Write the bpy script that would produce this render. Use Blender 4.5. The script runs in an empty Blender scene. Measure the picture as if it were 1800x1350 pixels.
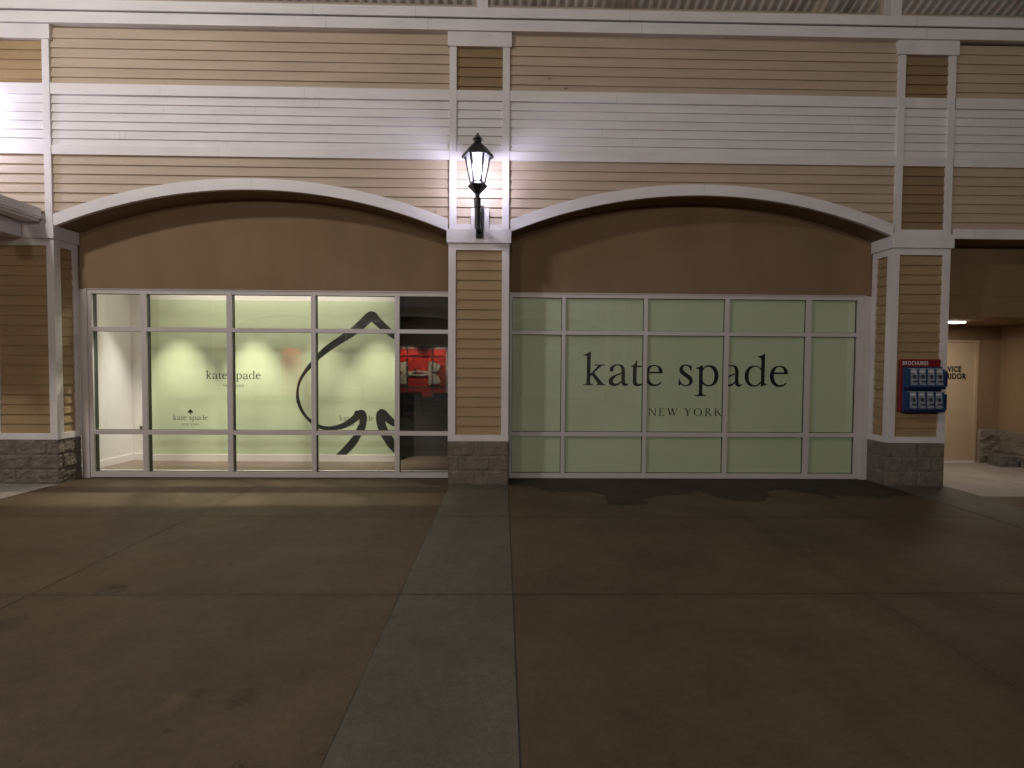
import bpy, bmesh, math, random
from mathutils import Vector, Matrix, noise
from mathutils.geometry import tessellate_polygon
rad = math.radians
random.seed(7)
S = bpy.context.scene
C = S.collection

# ------------------------------------------------------------------ camera
yaw, pit, rol, F, D = 0.0185342, 0.0318298, 0.0066793, 887.9, 6.4235
fw = Vector((math.sin(yaw)*math.cos(pit), math.cos(yaw)*math.cos(pit), -math.sin(pit)))
r0 = Vector((math.cos(yaw), -math.sin(yaw), 0)); u0 = r0.cross(fw)
rr = r0*math.cos(rol) + u0*math.sin(rol); uu = -r0*math.sin(rol) + u0*math.cos(rol)
cam = bpy.data.objects.new('camera', bpy.data.cameras.new('camera')); C.objects.link(cam)
M = Matrix((rr, uu, -fw)).transposed().to_4x4(); M.translation = (0, -D, 1.5)
cam.matrix_world = M
cam.data.sensor_width = 36; cam.data.lens = F/1800*36; cam.data.clip_end = 500; cam.data.clip_start = .05
S.camera = cam
# ------------------------------------------------------------------ night sky
W = bpy.data.worlds.new('World'); S.world = W; W.use_nodes = True
nt = W.node_tree; bg = nt.nodes['Background']
sky = nt.nodes.new('ShaderNodeTexSky'); sky.sky_type = 'NISHITA'; sky.sun_disc = False
sky.sun_elevation = rad(-4); sky.sun_rotation = rad(200)
nt.links.new(sky.outputs[0], bg.inputs[0]); bg.inputs[1].default_value = 0.05
# ------------------------------------------------------------------ exposure
S.view_settings.view_transform = 'Standard'; S.view_settings.look = 'None'
S.view_settings.exposure = 0; S.view_settings.gamma = 1
S.cycles.max_bounces = 8; S.cycles.transparent_max_bounces = 16; S.cycles.glossy_bounces = 4
S.cycles.caustics_reflective = False; S.cycles.blur_glossy = .5; S.cycles.adaptive_threshold = .005
S.cycles.sample_clamp_indirect = 6; S.cycles.use_denoising = True; S.cycles.caustics_refractive = False
# lamp strengths, all in one place (each lamp is made in its fixture's builder)
P_FLOOD, P_FILL_R, P_LANT, P_LANT_L, P_SHOP, P_ALC, P_OPP, P_FAR_FILL = 900, 50, 36, 75, 225, 22.0, 480, 520
WARM = (1, .86, .68)

# ------------------------------------------------------------------ materials
def mat(name, col, rough=.6, var=.08, scale=(6, 6, 6), bump=0, bscale=60, metal=0, spec=.5, col2=None, detail=4, bdist=.01):
    m = bpy.data.materials.new(name); m.use_nodes = True; n = m.node_tree.nodes; l = m.node_tree.links
    b = n['Principled BSDF']; b.inputs['Roughness'].default_value = rough; b.inputs['Metallic'].default_value = metal
    b.inputs['Specular IOR Level'].default_value = spec
    tc = n.new('ShaderNodeTexCoord'); mp = n.new('ShaderNodeMapping'); mp.inputs['Scale'].default_value = scale
    l.new(tc.outputs['Object'], mp.inputs[0])
    ns = n.new('ShaderNodeTexNoise'); ns.inputs['Scale'].default_value = 1; ns.inputs['Detail'].default_value = detail
    l.new(mp.outputs[0], ns.inputs['Vector'])
    cr = n.new('ShaderNodeValToRGB'); l.new(ns.outputs[0], cr.inputs[0])
    c2 = col2 or [c*(1+var) for c in col]; c1 = [c*(1-var) for c in col]
    cr.color_ramp.elements[0].position = .3; cr.color_ramp.elements[1].position = .7
    cr.color_ramp.elements[0].color = (*c1, 1); cr.color_ramp.elements[1].color = (*c2, 1)
    l.new(cr.outputs[0], b.inputs['Base Color'])
    if bump:
        n2 = n.new('ShaderNodeTexNoise'); n2.inputs['Scale'].default_value = bscale; n2.inputs['Detail'].default_value = 5
        l.new(tc.outputs['Object'], n2.inputs['Vector'])
        bp = n.new('ShaderNodeBump'); bp.inputs['Strength'].default_value = bump; bp.inputs['Distance'].default_value = bdist
        l.new(n2.outputs[0], bp.inputs['Height']); l.new(bp.outputs[0], b.inputs['Normal'])
    return m
def emit(name, col, s):
    m = bpy.data.materials.new(name); m.use_nodes = True; b = m.node_tree.nodes['Principled BSDF']
    b.inputs['Base Color'].default_value = (*col, 1)
    b.inputs['Emission Color'].default_value = (*col, 1); b.inputs['Emission Strength'].default_value = s
    m.cycles.emission_sampling = 'NONE'      # small lenses: their light comes from the lamp set in the same fixture
    return m
def glow(name, col, s):
    m = bpy.data.materials.new(name); m.use_nodes = True; n = m.node_tree.nodes; l = m.node_tree.links
    n.remove(n['Principled BSDF']); e = n.new('ShaderNodeEmission'); e.inputs[0].default_value = (*col, 1); e.inputs[1].default_value = s
    t = n.new('ShaderNodeBsdfTransparent'); a = n.new('ShaderNodeAddShader'); l.new(e.outputs[0], a.inputs[0]); l.new(t.outputs[0], a.inputs[1])
    l.new(a.outputs[0], n['Material Output'].inputs[0]); m.cycles.emission_sampling = 'NONE'; return m
WHITE = mat('white paint', (.72, .69, .675), .5, .075, (1.3, 1.3, 7.5), .2, 80, detail=7)
WHITE2 = mat('white trim weathered', (.70, .665, .65), .55, .09, (2.5, 2.5, 1.2), .15, 60)
TAN = mat('tan siding paint', (.47, .375, .27), .62, .10, (.9, .9, 8.5), .3, 60, detail=7)
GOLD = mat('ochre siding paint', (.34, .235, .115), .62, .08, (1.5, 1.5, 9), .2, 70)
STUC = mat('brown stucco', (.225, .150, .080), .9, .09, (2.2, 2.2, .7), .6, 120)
BRONZE = mat('darker ochre siding', (.25, .170, .082), .62, .08, (1.5, 1.5, 9), .2, 70)  # deeper ochre tone used on upper pilaster panels
SOFF = mat('stucco soffit', (.22, .155, .09), .9, .07, (1.3, 1.3, 1.3), .35, 160)
STONE = mat('split face block', (.185, .155, .122), .92, .26, (9, 9, 9), .9, 70, detail=8, bdist=.02)
MORT = mat('mortar', (.27, .235, .195), .9, .12, (12, 12, 12), .4, 90)
FRAME = mat('white aluminium', (.56, .52, .50), .38, .03, (3, 3, 3), 0)
BLACK = mat('black gasket', (.012, .011, .01), .5, .1)
IRON = mat('black iron', (.012, .0115, .012), .38, .3, (40, 40, 40), .2, 120)
GREEN = mat('pale green vinyl', (.53, .60, .40), .5, .025, (1.5, 1.5, 1.5), .03, 20)
FILM = mat('green window film', (.65, .73, .51), .6, .035, (1.1, 1.1, 1.1), .03, 12)
INK = mat('black vinyl', (.008, .012, .012), .45, .05)
INKG = mat('grey green vinyl', (.05, .055, .03), .5, .05)
INW = mat('interior white', (.74, .70, .65), .6, .03, (2, 2, 2), .05, 40)
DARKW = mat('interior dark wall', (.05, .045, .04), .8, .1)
RED = mat('red display wall', (.60, .022, .012), .55, .12, (2, 2, 2), .1, 20)
BONE = mat('bone white emblem', (.78, .70, .55), .5, .03)
DECK = mat('galvanised deck', (.76, .70, .65), .5, .12, (.6, 5, .6), .1, 30, metal=.2)
LEDG = mat('beige ledger', (.42, .36, .28), .7, .08)
BLUE = mat('blue plastic', (.02, .06, .15), .35, .06)
BLUED = mat('dark blue plastic', (.006, .018, .06), .4, .06)
REDP = mat('red plastic', (.20, .012, .016), .4, .06)
PAPER = mat('grey leaflet print', (.32, .34, .37), .6, .45, (14, 14, 11), 0)
PAPERD = mat('dark leaflet print', (.035, .04, .05), .6, .4, (60, 60, 60))
OFFW = mat('off white lettering', (.75, .72, .70), .6, .03)
DOORM = mat('tan painted steel', (.40, .305, .20), .5, .05, (2, 2, 2), .08, 40)
BLKM = mat('dark block', (.12, .11, .10), .95, .3, (14, 14, 14), .8, 80, bdist=.015)
WICK = mat('dark wicker', (.014, .016, .022), .6, .4, (60, 60, 60), .6, 150)
CUSH = mat('dark cushion', (.03, .034, .05), .9, .2, (9, 9, 9), .2, 80)

def planks():
    m = bpy.data.materials.new('grey wood planks'); m.use_nodes = True; n = m.node_tree.nodes; l = m.node_tree.links
    b = n['Principled BSDF']; b.inputs['Roughness'].default_value = .42
    tc = n.new('ShaderNodeTexCoord'); br = n.new('ShaderNodeTexBrick')
    l.new(tc.outputs['Object'], br.inputs[0]); br.inputs['Scale'].default_value = 1
    br.inputs['Brick Width'].default_value = 1.2; br.inputs['Row Height'].default_value = .15; br.inputs['Mortar Size'].default_value = .003
    br.inputs['Color1'].default_value = (.20, .145, .11, 1); br.inputs['Color2'].default_value = (.15, .11, .085, 1)
    br.inputs['Mortar'].default_value = (.04, .03, .025, 1)
    mp = n.new('ShaderNodeMapping'); mp.inputs['Scale'].default_value = (2, 40, 1); l.new(tc.outputs['Object'], mp.inputs[0])
    ns = n.new('ShaderNodeTexNoise'); ns.inputs['Scale'].default_value = 1; ns.inputs['Detail'].default_value = 5; l.new(mp.outputs[0], ns.inputs[0])
    mx = n.new('ShaderNodeMix'); mx.data_type = 'RGBA'; mx.blend_type = 'OVERLAY'; mx.inputs[0].default_value = .6
    l.new(br.outputs[0], mx.inputs[6]); l.new(ns.outputs[0], mx.inputs[7]); l.new(mx.outputs[2], b.inputs['Base Color'])
    return m
JOINT = mat('board joint', (.30, .26, .21))
PLANK = planks()

def concrete(name, base, jx=(), jy=(), blot=.3, seed=0., wetness=.72, marks=()):
    """concrete with tooled joints at the given object-space x / y lines"""
    m = bpy.data.materials.new(name); m.use_nodes = True; n = m.node_tree.nodes; l = m.node_tree.links
    b = n['Principled BSDF']; b.inputs['Roughness'].default_value = wetness
    b.inputs['Specular IOR Level'].default_value = .22
    tc = n.new('ShaderNodeTexCoord')
    def nz(sc, det, off=0., rough=.55, sx=(1, 1, 1)):
        mp = n.new('ShaderNodeMapping'); mp.inputs['Location'].default_value = (off+seed, off*.7, 0); mp.inputs['Scale'].default_value = sx
        l.new(tc.outputs['Object'], mp.inputs[0])
        q = n.new('ShaderNodeTexNoise'); q.inputs['Scale'].default_value = sc; q.inputs['Detail'].default_value = det
        q.inputs['Roughness'].default_value = rough; l.new(mp.outputs[0], q.inputs['Vector']); return q.outputs[0]
    def mth(op, a, bb, c=None):
        q = n.new('ShaderNodeMath'); q.operation = op
        for i, v in enumerate((a, bb, c)):
            if v is None: continue
            if isinstance(v, (int, float)): q.inputs[i].default_value = v
            else: l.new(v, q.inputs[i])
        return q.outputs[0]
    def ramp(v, a, bb, c0=0., c1=1.):
        q = n.new('ShaderNodeMapRange'); q.inputs[1].default_value = a; q.inputs[2].default_value = bb
        q.inputs[3].default_value = c0; q.inputs[4].default_value = c1; l.new(v, q.inputs[0]); return q.outputs[0]
    big = ramp(nz(.55, 5, 3.1), .32, .68, 1-blot, 1+blot*.6)
    mid = mth('MULTIPLY', ramp(nz(2.6, 6, 7.7, .65), .35, .7, .86, 1.10), ramp(nz(14, 7, 27., .8), .32, .68, .84, 1.14))
    fine = ramp(nz(42, 6, 1.3, .7), .3, .7, .88, 1.12)
    spots = ramp(nz(1.7, 2, 21.), .66, .80, 1., .86)
    scr = ramp(nz(5, 8, 11., .8, (1, 1, 1)), .63, .70, 1., 1.16)
    f = mth('MULTIPLY', mth('MULTIPLY', mth('MULTIPLY', big, mid), mth('MULTIPLY', fine, spots)), scr)
    sep = n.new('ShaderNodeSeparateXYZ'); l.new(tc.outputs['Object'], sep.inputs[0])
    wob = ramp(nz(1.3, 4, 5.), 0, 1, -.018, .018); wob2 = ramp(nz(25, 4, 9.), 0, 1, -.006, .006)
    jd = None
    for ax, vals in (('X', jx), ('Y', jy)):
        for v in vals:
            v, soft = v if isinstance(v, tuple) else (v, 0.)
            d = mth('ABSOLUTE', mth('ADD', mth('SUBTRACT', sep.outputs[ax], v), mth('ADD', wob, wob2)), 0)
            if soft: d = mth('ADD', d, soft)
            jd = d if jd is None else mth('MINIMUM', jd, d)
    hgt = nz(90, 5, 2., .7)
    grit = ramp(nz(170, 3, 8., .8), .35, .65, .80, 1.20); f = mth('MULTIPLY', f, grit)
    gum = n.new('ShaderNodeTexVoronoi'); gum.inputs['Scale'].default_value = 1.5; l.new(tc.outputs['Object'], gum.inputs['Vector'])
    f = mth('MULTIPLY', f, ramp(gum.outputs['Distance'], .018, .03, .62, 1.))
    smear = ramp(nz(3.2, 8, 17., .75, (1, .35, 1)), .56, .74, 1., .80); f = mth('MULTIPLY', f, smear)
    crk = n.new('ShaderNodeTexVoronoi'); crk.feature = 'DISTANCE_TO_EDGE'; crk.inputs['Scale'].default_value = .9
    wv = n.new('ShaderNodeVectorMath'); wv.operation = 'ADD'; nn = n.new('ShaderNodeTexNoise'); nn.inputs['Scale'].default_value = 2.; nn.inputs['Detail'].default_value = 6
    l.new(tc.outputs['Object'], nn.inputs[0]); l.new(tc.outputs['Object'], wv.inputs[0]); l.new(nn.outputs[1], wv.inputs[1]); l.new(wv.outputs[0], crk.inputs['Vector'])
    cm = mth('MULTIPLY', ramp(crk.outputs[0], .0015, .004, 1., 0.), ramp(nz(.9, 3, 41.), .55, .62)); f = mth('MULTIPLY', f, mth('SUBTRACT', 1., mth('MULTIPLY', cm, .45)))
    for mx_, my_, mr_, ms_ in marks:
        dd = mth('SQRT', mth('ADD', mth('POWER', mth('SUBTRACT', sep.outputs['X'], mx_), 2.), mth('POWER', mth('SUBTRACT', sep.outputs['Y'], my_), 2.)), None)
        dd = mth('ADD', dd, ramp(nz(11, 6, 2.5, .75), .3, .7, -mr_*.8, mr_*.8))
        f = mth('MULTIPLY', f, ramp(dd, mr_*.35, mr_, ms_, 1.))
    if jd is not None:
        keep = ramp(nz(.8, 3, 33.), .35, .6, .25, .8); line = mth('SUBTRACT', 1., mth('MULTIPLY', keep, ramp(jd, .0025, .0065, 1., 0.)))
        halo = ramp(jd, 0, .10, .90, 1.)
        f = mth('MULTIPLY', f, mth('MULTIPLY', line, halo))
        hgt = mth('ADD', mth('MULTIPLY', hgt, .35), ramp(jd, .002, .010, -1.6, 0.))
    vm = n.new('ShaderNodeVectorMath'); vm.operation = 'SCALE'; vm.inputs[0].default_value = base; l.new(f, vm.inputs['Scale'])
    l.new(vm.outputs[0], b.inputs['Base Color'])
    bp = n.new('ShaderNodeBump'); bp.inputs['Strength'].default_value = .5; bp.inputs['Distance'].default_value = .006
    l.new(hgt, bp.inputs['Height']); l.new(bp.outputs[0], b.inputs['Normal'])
    rg = ramp(nz(1.2, 4, 15.), .3, .7, wetness-.12, wetness+.1); l.new(rg, b.inputs['Roughness'])
    return m

def glass(name, f0=.07, tint=(.97, .985, .97)):
    m = bpy.data.materials.new(name); m.use_nodes = True; n = m.node_tree.nodes; l = m.node_tree.links
    n.remove(n['Principled BSDF']); out = n['Material Output']
    lw = n.new('ShaderNodeLayerWeight'); lw.inputs[0].default_value = .5
    pw = n.new('ShaderNodeMath'); pw.operation = 'POWER'; l.new(lw.outputs['Facing'], pw.inputs[0]); pw.inputs[1].default_value = 4.5
    mr = n.new('ShaderNodeMapRange'); mr.inputs[3].default_value = f0; mr.inputs[4].default_value = .9; l.new(pw.outputs[0], mr.inputs[0])
    tr = n.new('ShaderNodeBsdfTransparent'); tr.inputs[0].default_value = (*tint, 1)
    gl = n.new('ShaderNodeBsdfGlossy'); gl.inputs['Roughness'].default_value = 0
    # faint waviness of float glass
    tc = n.new('ShaderNodeTexCoord'); ns = n.new('ShaderNodeTexNoise'); ns.inputs['Scale'].default_value = 1.3; l.new(tc.outputs['Object'], ns.inputs[0])
    bp = n.new('ShaderNodeBump'); bp.inputs['Strength'].default_value = .004; bp.inputs['Distance'].default_value = .01
    l.new(ns.outputs[0], bp.inputs['Height']); l.new(bp.outputs[0], gl.inputs['Normal'])
    mx = n.new('ShaderNodeMixShader'); l.new(mr.outputs[0], mx.inputs[0]); l.new(tr.outputs[0], mx.inputs[1]); l.new(gl.outputs[0], mx.inputs[2])
    l.new(mx.outputs[0], out.inputs[0]); return m
GLASS = glass('window glass', .055); 
def seeded():
    m = bpy.data.materials.new('seeded lantern glass'); m.use_nodes = True; n = m.node_tree.nodes; l = m.node_tree.links
    n.remove(n['Principled BSDF']); tr = n.new('ShaderNodeBsdfTransparent'); tl = n.new('ShaderNodeBsdfTranslucent'); mx = n.new('ShaderNodeMixShader')
    ns = n.new('ShaderNodeTexNoise'); ns.inputs['Scale'].default_value = 30; mr = n.new('ShaderNodeMapRange'); mr.inputs[3].default_value = .0; mr.inputs[4].default_value = .11
    l.new(ns.outputs[0], mr.inputs[0]); l.new(mr.outputs[0], mx.inputs[0]); l.new(tr.outputs[0], mx.inputs[1]); l.new(tl.outputs[0], mx.inputs[2]); l.new(mx.outputs[0], n['Material Output'].inputs[0]); return m
GLASSC = seeded()

# ------------------------------------------------------------------ mesh builder
class MB:
    def __init__(s): s.v = []; s.f = []; s.m = []; s.smooth = False
    def face(s, pts, mi=0):
        i = len(s.v); s.v += [tuple(p) for p in pts]; s.f.append(tuple(range(i, i+len(pts)))); s.m.append(mi)
    def box(s, x0, x1, y0, y1, z0, z1, mi=0):
        i = len(s.v)
        s.v += [(x0,y0,z0),(x1,y0,z0),(x1,y1,z0),(x0,y1,z0),(x0,y0,z1),(x1,y0,z1),(x1,y1,z1),(x0,y1,z1)]
        for q in ((3,2,1,0),(4,5,6,7),(0,1,5,4),(1,2,6,5),(2,3,7,6),(3,0,4,7)):
            s.f.append(tuple(i+k for k in q)); s.m.append(mi)
        return s
    def obox(s, a, b, w, h, mi=0, up=(0, 0, 1)):
        a = Vector(a); b = Vector(b); d = (b-a).normalized(); sd = d.cross(Vector(up)).normalized(); u = sd.cross(d)
        i = len(s.v)
        for c in (a, b):
            for p, q in ((-1,-1),(1,-1),(1,1),(-1,1)): s.v.append(tuple(c+sd*p*w/2+u*q*h/2))
        for q in ((3,2,1,0),(4,5,6,7),(0,1,5,4),(1,2,6,5),(2,3,7,6),(3,0,4,7)):
            s.f.append(tuple(i+k for k in q)); s.m.append(mi)
        return s
    def prof(s, rings, n, cx, cy, rot=0, mi=0, sx=1, sy=1):
        """stacked n-gon rings [(r, z)], closed at both ends"""
        i = len(s.v)
        for r, z in rings:
            for k in range(n):
                a = rot+2*math.pi*k/n; s.v.append((cx+r*math.cos(a)*sx, cy+r*math.sin(a)*sy, z))
        for j in range(len(rings)-1):
            for k in range(n):
                k2 = (k+1) % n; s.f.append((i+j*n+k, i+j*n+k2, i+(j+1)*n+k2, i+(j+1)*n+k)); s.m.append(mi)
        s.f.append(tuple(i+k for k in reversed(range(n)))); s.m.append(mi)
        s.f.append(tuple(i+(len(rings)-1)*n+k for k in range(n))); s.m.append(mi)
        return s
    def plate(s, loops, y0, y1, mi=0):
        """flat shape in x/z given as outer loop + holes, between y0 (front) and y1 (back)"""
        vs = [[Vector((x, z, 0)) for x, z in lp] for lp in loops]
        flat = [p for lp in loops for p in lp]; i = len(s.v)
        s.v += [(x, y0, z) for x, z in flat] + [(x, y1, z) for x, z in flat]; N = len(flat)
        for t in tessellate_polygon(vs):
            a, b, c = (flat[k] for k in t)
            ar = (b[0]-a[0])*(c[1]-a[1])-(b[1]-a[1])*(c[0]-a[0])
            if ar < 0: t = t[::-1]
            s.f.append(tuple(i+k for k in t)); s.m.append(mi)
            s.f.append(tuple(i+N+k for k in reversed(t))); s.m.append(mi)
        o = 0
        for lp in loops:
            n = len(lp)
            for k in range(n):
                k2 = (k+1) % n; s.f.append((i+o+k, i+o+k2, i+N+o+k2, i+N+o+k)); s.m.append(mi)
            o += n
        return s
    def build(s, name, mats, parent=None, loc=None, rotz=0, bevel=0, recalc=False, smooth=False):
        me = bpy.data.meshes.new(name); me.from_pydata(s.v, [], s.f)
        for m in (mats if isinstance(mats, (list, tuple)) else [mats]): me.materials.append(m)
        me.polygons.foreach_set('material_index', s.m)
        if smooth: me.polygons.foreach_set('use_smooth', [True]*len(s.f))
        if recalc or bevel:
            bm = bmesh.new(); bm.from_mesh(me); bmesh.ops.recalc_face_normals(bm, faces=bm.faces); bm.to_mesh(me); bm.free()
        me.update()
        o = bpy.data.objects.new(name, me); C.objects.link(o)
        if parent: o.parent = parent
        if loc: o.location = loc
        o.rotation_euler[2] = rotz
        if bevel:
            b = o.modifiers.new('bevel', 'BEVEL'); b.width = bevel; b.segments = 2; b.limit_method = 'ANGLE'
        return o
def tag(o, label, cat=None, group=None):
    o['label'] = label
    if cat: o['category'] = cat
    if group: o['group'] = group
    return o
def thing(name, label, cat, loc=(0, 0, 0), rotz=0, group=None):
    o = bpy.data.objects.new(name, None); C.objects.link(o); o.location = loc; o.rotation_euler[2] = rotz
    return tag(o, label, cat, group)
def struct(o): o['kind'] = 'structure'; return o
def lamp(kind, name, loc, power, col, parent=None, size=.1, aim=None, cone=60, blend=.5, shape=None, sy=None):
    d = bpy.data.lights.new(name, kind); d.energy = power; d.color = col
    if kind == 'AREA':
        d.size = size
        if sy: d.shape = 'RECTANGLE'; d.size_y = sy
    else: d.shadow_soft_size = size
    if kind == 'SPOT': d.spot_size = rad(cone); d.spot_blend = blend
    o = bpy.data.objects.new(name, d); C.objects.link(o); o.location = loc
    if aim is not None: o.rotation_euler = (Vector(aim)-Vector(loc)).to_track_quat('-Z', 'Y').to_euler()
    if parent: o.parent = parent
    return o

# ------------------------------------------------------------------ shared facade pieces (front plane y = 0, into the building = +y)
H_TOP, BAND1, BAND0 = 5.668, 4.962, 4.104
def smooth_loop(pts, n=4):
    """pts: (x, y[, 'c']) - 'c' marks corners; others are smoothed (Catmull-Rom)"""
    out = []; N = len(pts)
    for i in range(N):
        p0, p1, p2, p3 = pts[i-1], pts[i], pts[(i+1) % N], pts[(i+2) % N]
        c1 = len(p1) > 2; c2 = len(p2) > 2
        if c1 and c2: out.append(p1[:2]); continue
        if c1: p0 = (2*p1[0]-p2[0], 2*p1[1]-p2[1])
        if c2: p3 = (2*p2[0]-p1[0], 2*p2[1]-p1[1])
        for k in range(n):
            t = k/n; q = []
            for a in (0, 1):
                q.append(.5*((2*p1[a])+(-p0[a]+p2[a])*t+(2*p0[a]-5*p1[a]+4*p2[a]-p3[a])*t*t+(-p0[a]+3*p1[a]-3*p2[a]+p3[a])*t**3))
            out.append(tuple(q))
    return out

def laps(mb, x0, x1, z0, z1, exp, yf=.016, mi=0, arch=None, lip=.016, joints=True, side=None, step=.14):
    """clapboards from the top down. side=(sign, x) builds them on a side face (x0,x1 are then y values)"""
    z = z1
    def P(a, d, zz):
        return (a, yf+d, zz) if side is None else (side[1]-side[0]*d, a, zz)
    while z > z0+.004:
        zb = max(z-exp, z0); dt, db = lip, lip*(1-(z-zb)/exp)
        wob = random.uniform(-.0012, .0012)
        n = max(1, int((x1-x0)/step)) if arch else 1
        for k in range(n):
            a, b = x0+(x1-x0)*k/n, x0+(x1-x0)*(k+1)/n
            la, lb = zb, zb
            if arch: la, lb = max(zb, min(arch(a), z)), max(zb, min(arch(b), z))
            if la >= z-1e-5 and lb >= z-1e-5: continue
            da, dbb = lip*(1-(z-la)/exp)+wob, lip*(1-(z-lb)/exp)+wob
            pts = [P(a, da, la), P(b, dbb, lb), P(b, dt+wob, z), P(a, dt+wob, z)]
            if side is not None and side[0] < 0: pts = pts[::-1]
            mb.face(pts, mi)
            if la <= zb+1e-6 or lb <= zb+1e-6:
                u = [P(a, da, la), P(a, lip+.004, la), P(b, lip+.004, lb), P(b, dbb, lb)]
                if side is not None and side[0] < 0: u = u[::-1]
                mb.face(u, mi)
        if joints and side is None and x1-x0 > 2 and random.random() < .8:
            for _ in range(random.randint(1, 2)):
                xj = random.uniform(x0+.3, x1-.3)
                if not arch or arch(xj) < zb:
                    mb.face([(xj, yf+wob-.0004, zb), (xj+.0022, yf+wob-.0004, zb), (xj+.0022, yf+wob+lip-.0004, z), (xj, yf+wob+lip-.0004, z)], 1)
        z = zb

def stone(mb, x0, x1, y0, y1, z1=.557, rough=.010, faces='fls', courses=3, seed=0, bw=.39):
    """coursed split-face blocks with recessed mortar round a solid core; faces: f front, l left side, r right side"""
    mb.box(x0+.012, x1-.012, y0+.012, y1, 0.0, z1-.002, 1)
    ch = z1/courses
    def patch(o, du, dn, L, z0, z1b, sd):
        n = max(2, int(L/.022)); m = max(2, int((z1b-z0)/.022)); i0 = len(mb.v)
        for j in range(m+1):
            for i in range(n+1):
                u = L*i/n; z = z0+(z1b-z0)*j/m
                e = min(u, L-u, z-z0, z1b-z); k = min(1, e/.02)
                p = Vector(o)+Vector(du)*u; q = Vector((p.x*9+sd, p.y*9, z*11))
                h = (noise.fractal(q, .8, 2.1, 5)*.75+noise.noise(q*.35)*.8)*rough*k
                if e <= 1e-6: h = -.006
                p = p+Vector(dn)*h; mb.v.append((p.x, p.y, z))
        for j in range(m):
            for i in range(n):
                a = i0+j*(n+1)+i; f = (a, a+1, a+n+2, a+n+1)
                mb.f.append(f); mb.m.append(0)
    for c in range(courses):
        za, zb = c*ch+(.004 if c else 0), (c+1)*ch-.004
        runs = []
        if 'f' in faces: runs.append(((x0, y0), (1, 0), (0, -1), x1-x0))
        if 'l' in faces: runs.append(((x0, y1), (0, -1), (-1, 0), y1-y0))
        if 'r' in faces: runs.append(((x1, y0), (0, 1), (1, 0), y1-y0))
        for (ox, oy), d, nn, L in runs:
            offs = (.20 if c % 2 == 0 else .0)+seed*.07; cuts = [0]
            t = offs if offs > .05 else bw
            while t < L-.05: cuts.append(t); t += bw
            cuts.append(L)
            for a, b in zip(cuts, cuts[1:]):
                ga, gb = (.0035 if a > 0 else 0), (.0035 if b < L else 0)
                patch((ox+d[0]*(a+ga), oy+d[1]*(a+ga), 0), (d[0], d[1], 0), (nn[0], nn[1], 0), b-a-ga-gb, za, zb, seed*7+c*3+a*5)

def pilaster(root, x0, x1, lab=None, depth=.36, rough=.010, seed=0, lamp_board=False, detail=True):
    t = MB(); w = .092
    # lower shaft: front trim
    t.box(x0, x0+w, 0, .03, .64, 2.98); t.box(x1-w, x1, 0, .03, .64, 2.98)
    t.box(x0-.003, x1+.003, -.003, .03, .56, .64); t.box(x0, x1, 0, .03, 2.98, 3.066)
    for sx, xa, xb in ((-1, x0, x0+.03), (1, x1-.03, x1)):
        t.box(xa, xb, .03, .095, .64, 2.98); t.box(xa, xb, depth-.075, depth, .64, 2.98)
        t.box(xa-(.003 if sx < 0 else 0), xb+(.003 if sx > 0 else 0), .03, depth, .56, .64); t.box(xa, xb, .03, depth, 2.98, 3.066)
    # capital
    t.box(x0-.022, x1+.022, -.026, depth, 3.066, 3.241)
    # upper shaft
    t.box(x0+.008, x0+w+.004, 0, .04, 3.241, 5.49); t.box(x1-w-.004, x1-.008, 0, .04, 3.241, 5.49)
    t.box(x0+w+.004, x1-w-.004, .004, .04, 3.241, 3.305)
    t.box(x0+w+.004, x1-w-.004, .004, .04, 4.836, BAND1+.002); t.box(x0+w+.004, x1-w-.004, .004, .04, BAND0, 4.215)
    t.box(x0-.014, x1+.014, -.014, .04, 5.49, H_TOP)
    if lamp_board:
        c = (x0+x1)/2; t.box(c-.105, c+.125, -.012, .004, 3.243, 3.50)
    p = t.build('pilaster', WHITE2, root, bevel=.0025)
    if lab: p['label'] = lab
    xi0, xi1 = x0+w-.004, x1-w+.004
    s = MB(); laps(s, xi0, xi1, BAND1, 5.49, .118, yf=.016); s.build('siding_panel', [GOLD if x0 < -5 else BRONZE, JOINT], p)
    s = MB()
    s.box(x0+.028, x1-.028, .034, depth-.002, .56, 3.07)
    laps(s, xi0, xi1, .64, 2.98, .1235, yf=.014)
    for sg, X in ((-1, x0+.014), (1, x1-.014)):
        laps(s, .09, depth-.07, .64, 2.98, .1235, side=(sg, X) if sg > 0 else (-1, X))
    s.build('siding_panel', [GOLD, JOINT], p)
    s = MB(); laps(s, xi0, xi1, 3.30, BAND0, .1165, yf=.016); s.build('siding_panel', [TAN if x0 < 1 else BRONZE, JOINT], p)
    b = MB(); laps(b, xi0, xi1, 4.215, 4.836, .1065, yf=.014)
    b.build('band_panel', [WHITE, JOINT], p)
    if detail:
        st = MB(); stone(st, x0-.002, x1+.002, -.004, depth, rough=rough, faces='flr', seed=seed)
        st.build('stone_base', [STONE, MORT], p)
    else:
        st = MB(); st.box(x0, x1, 0, depth, 0, .56); st.build('stone_base', STONE, p)
    return p

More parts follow.
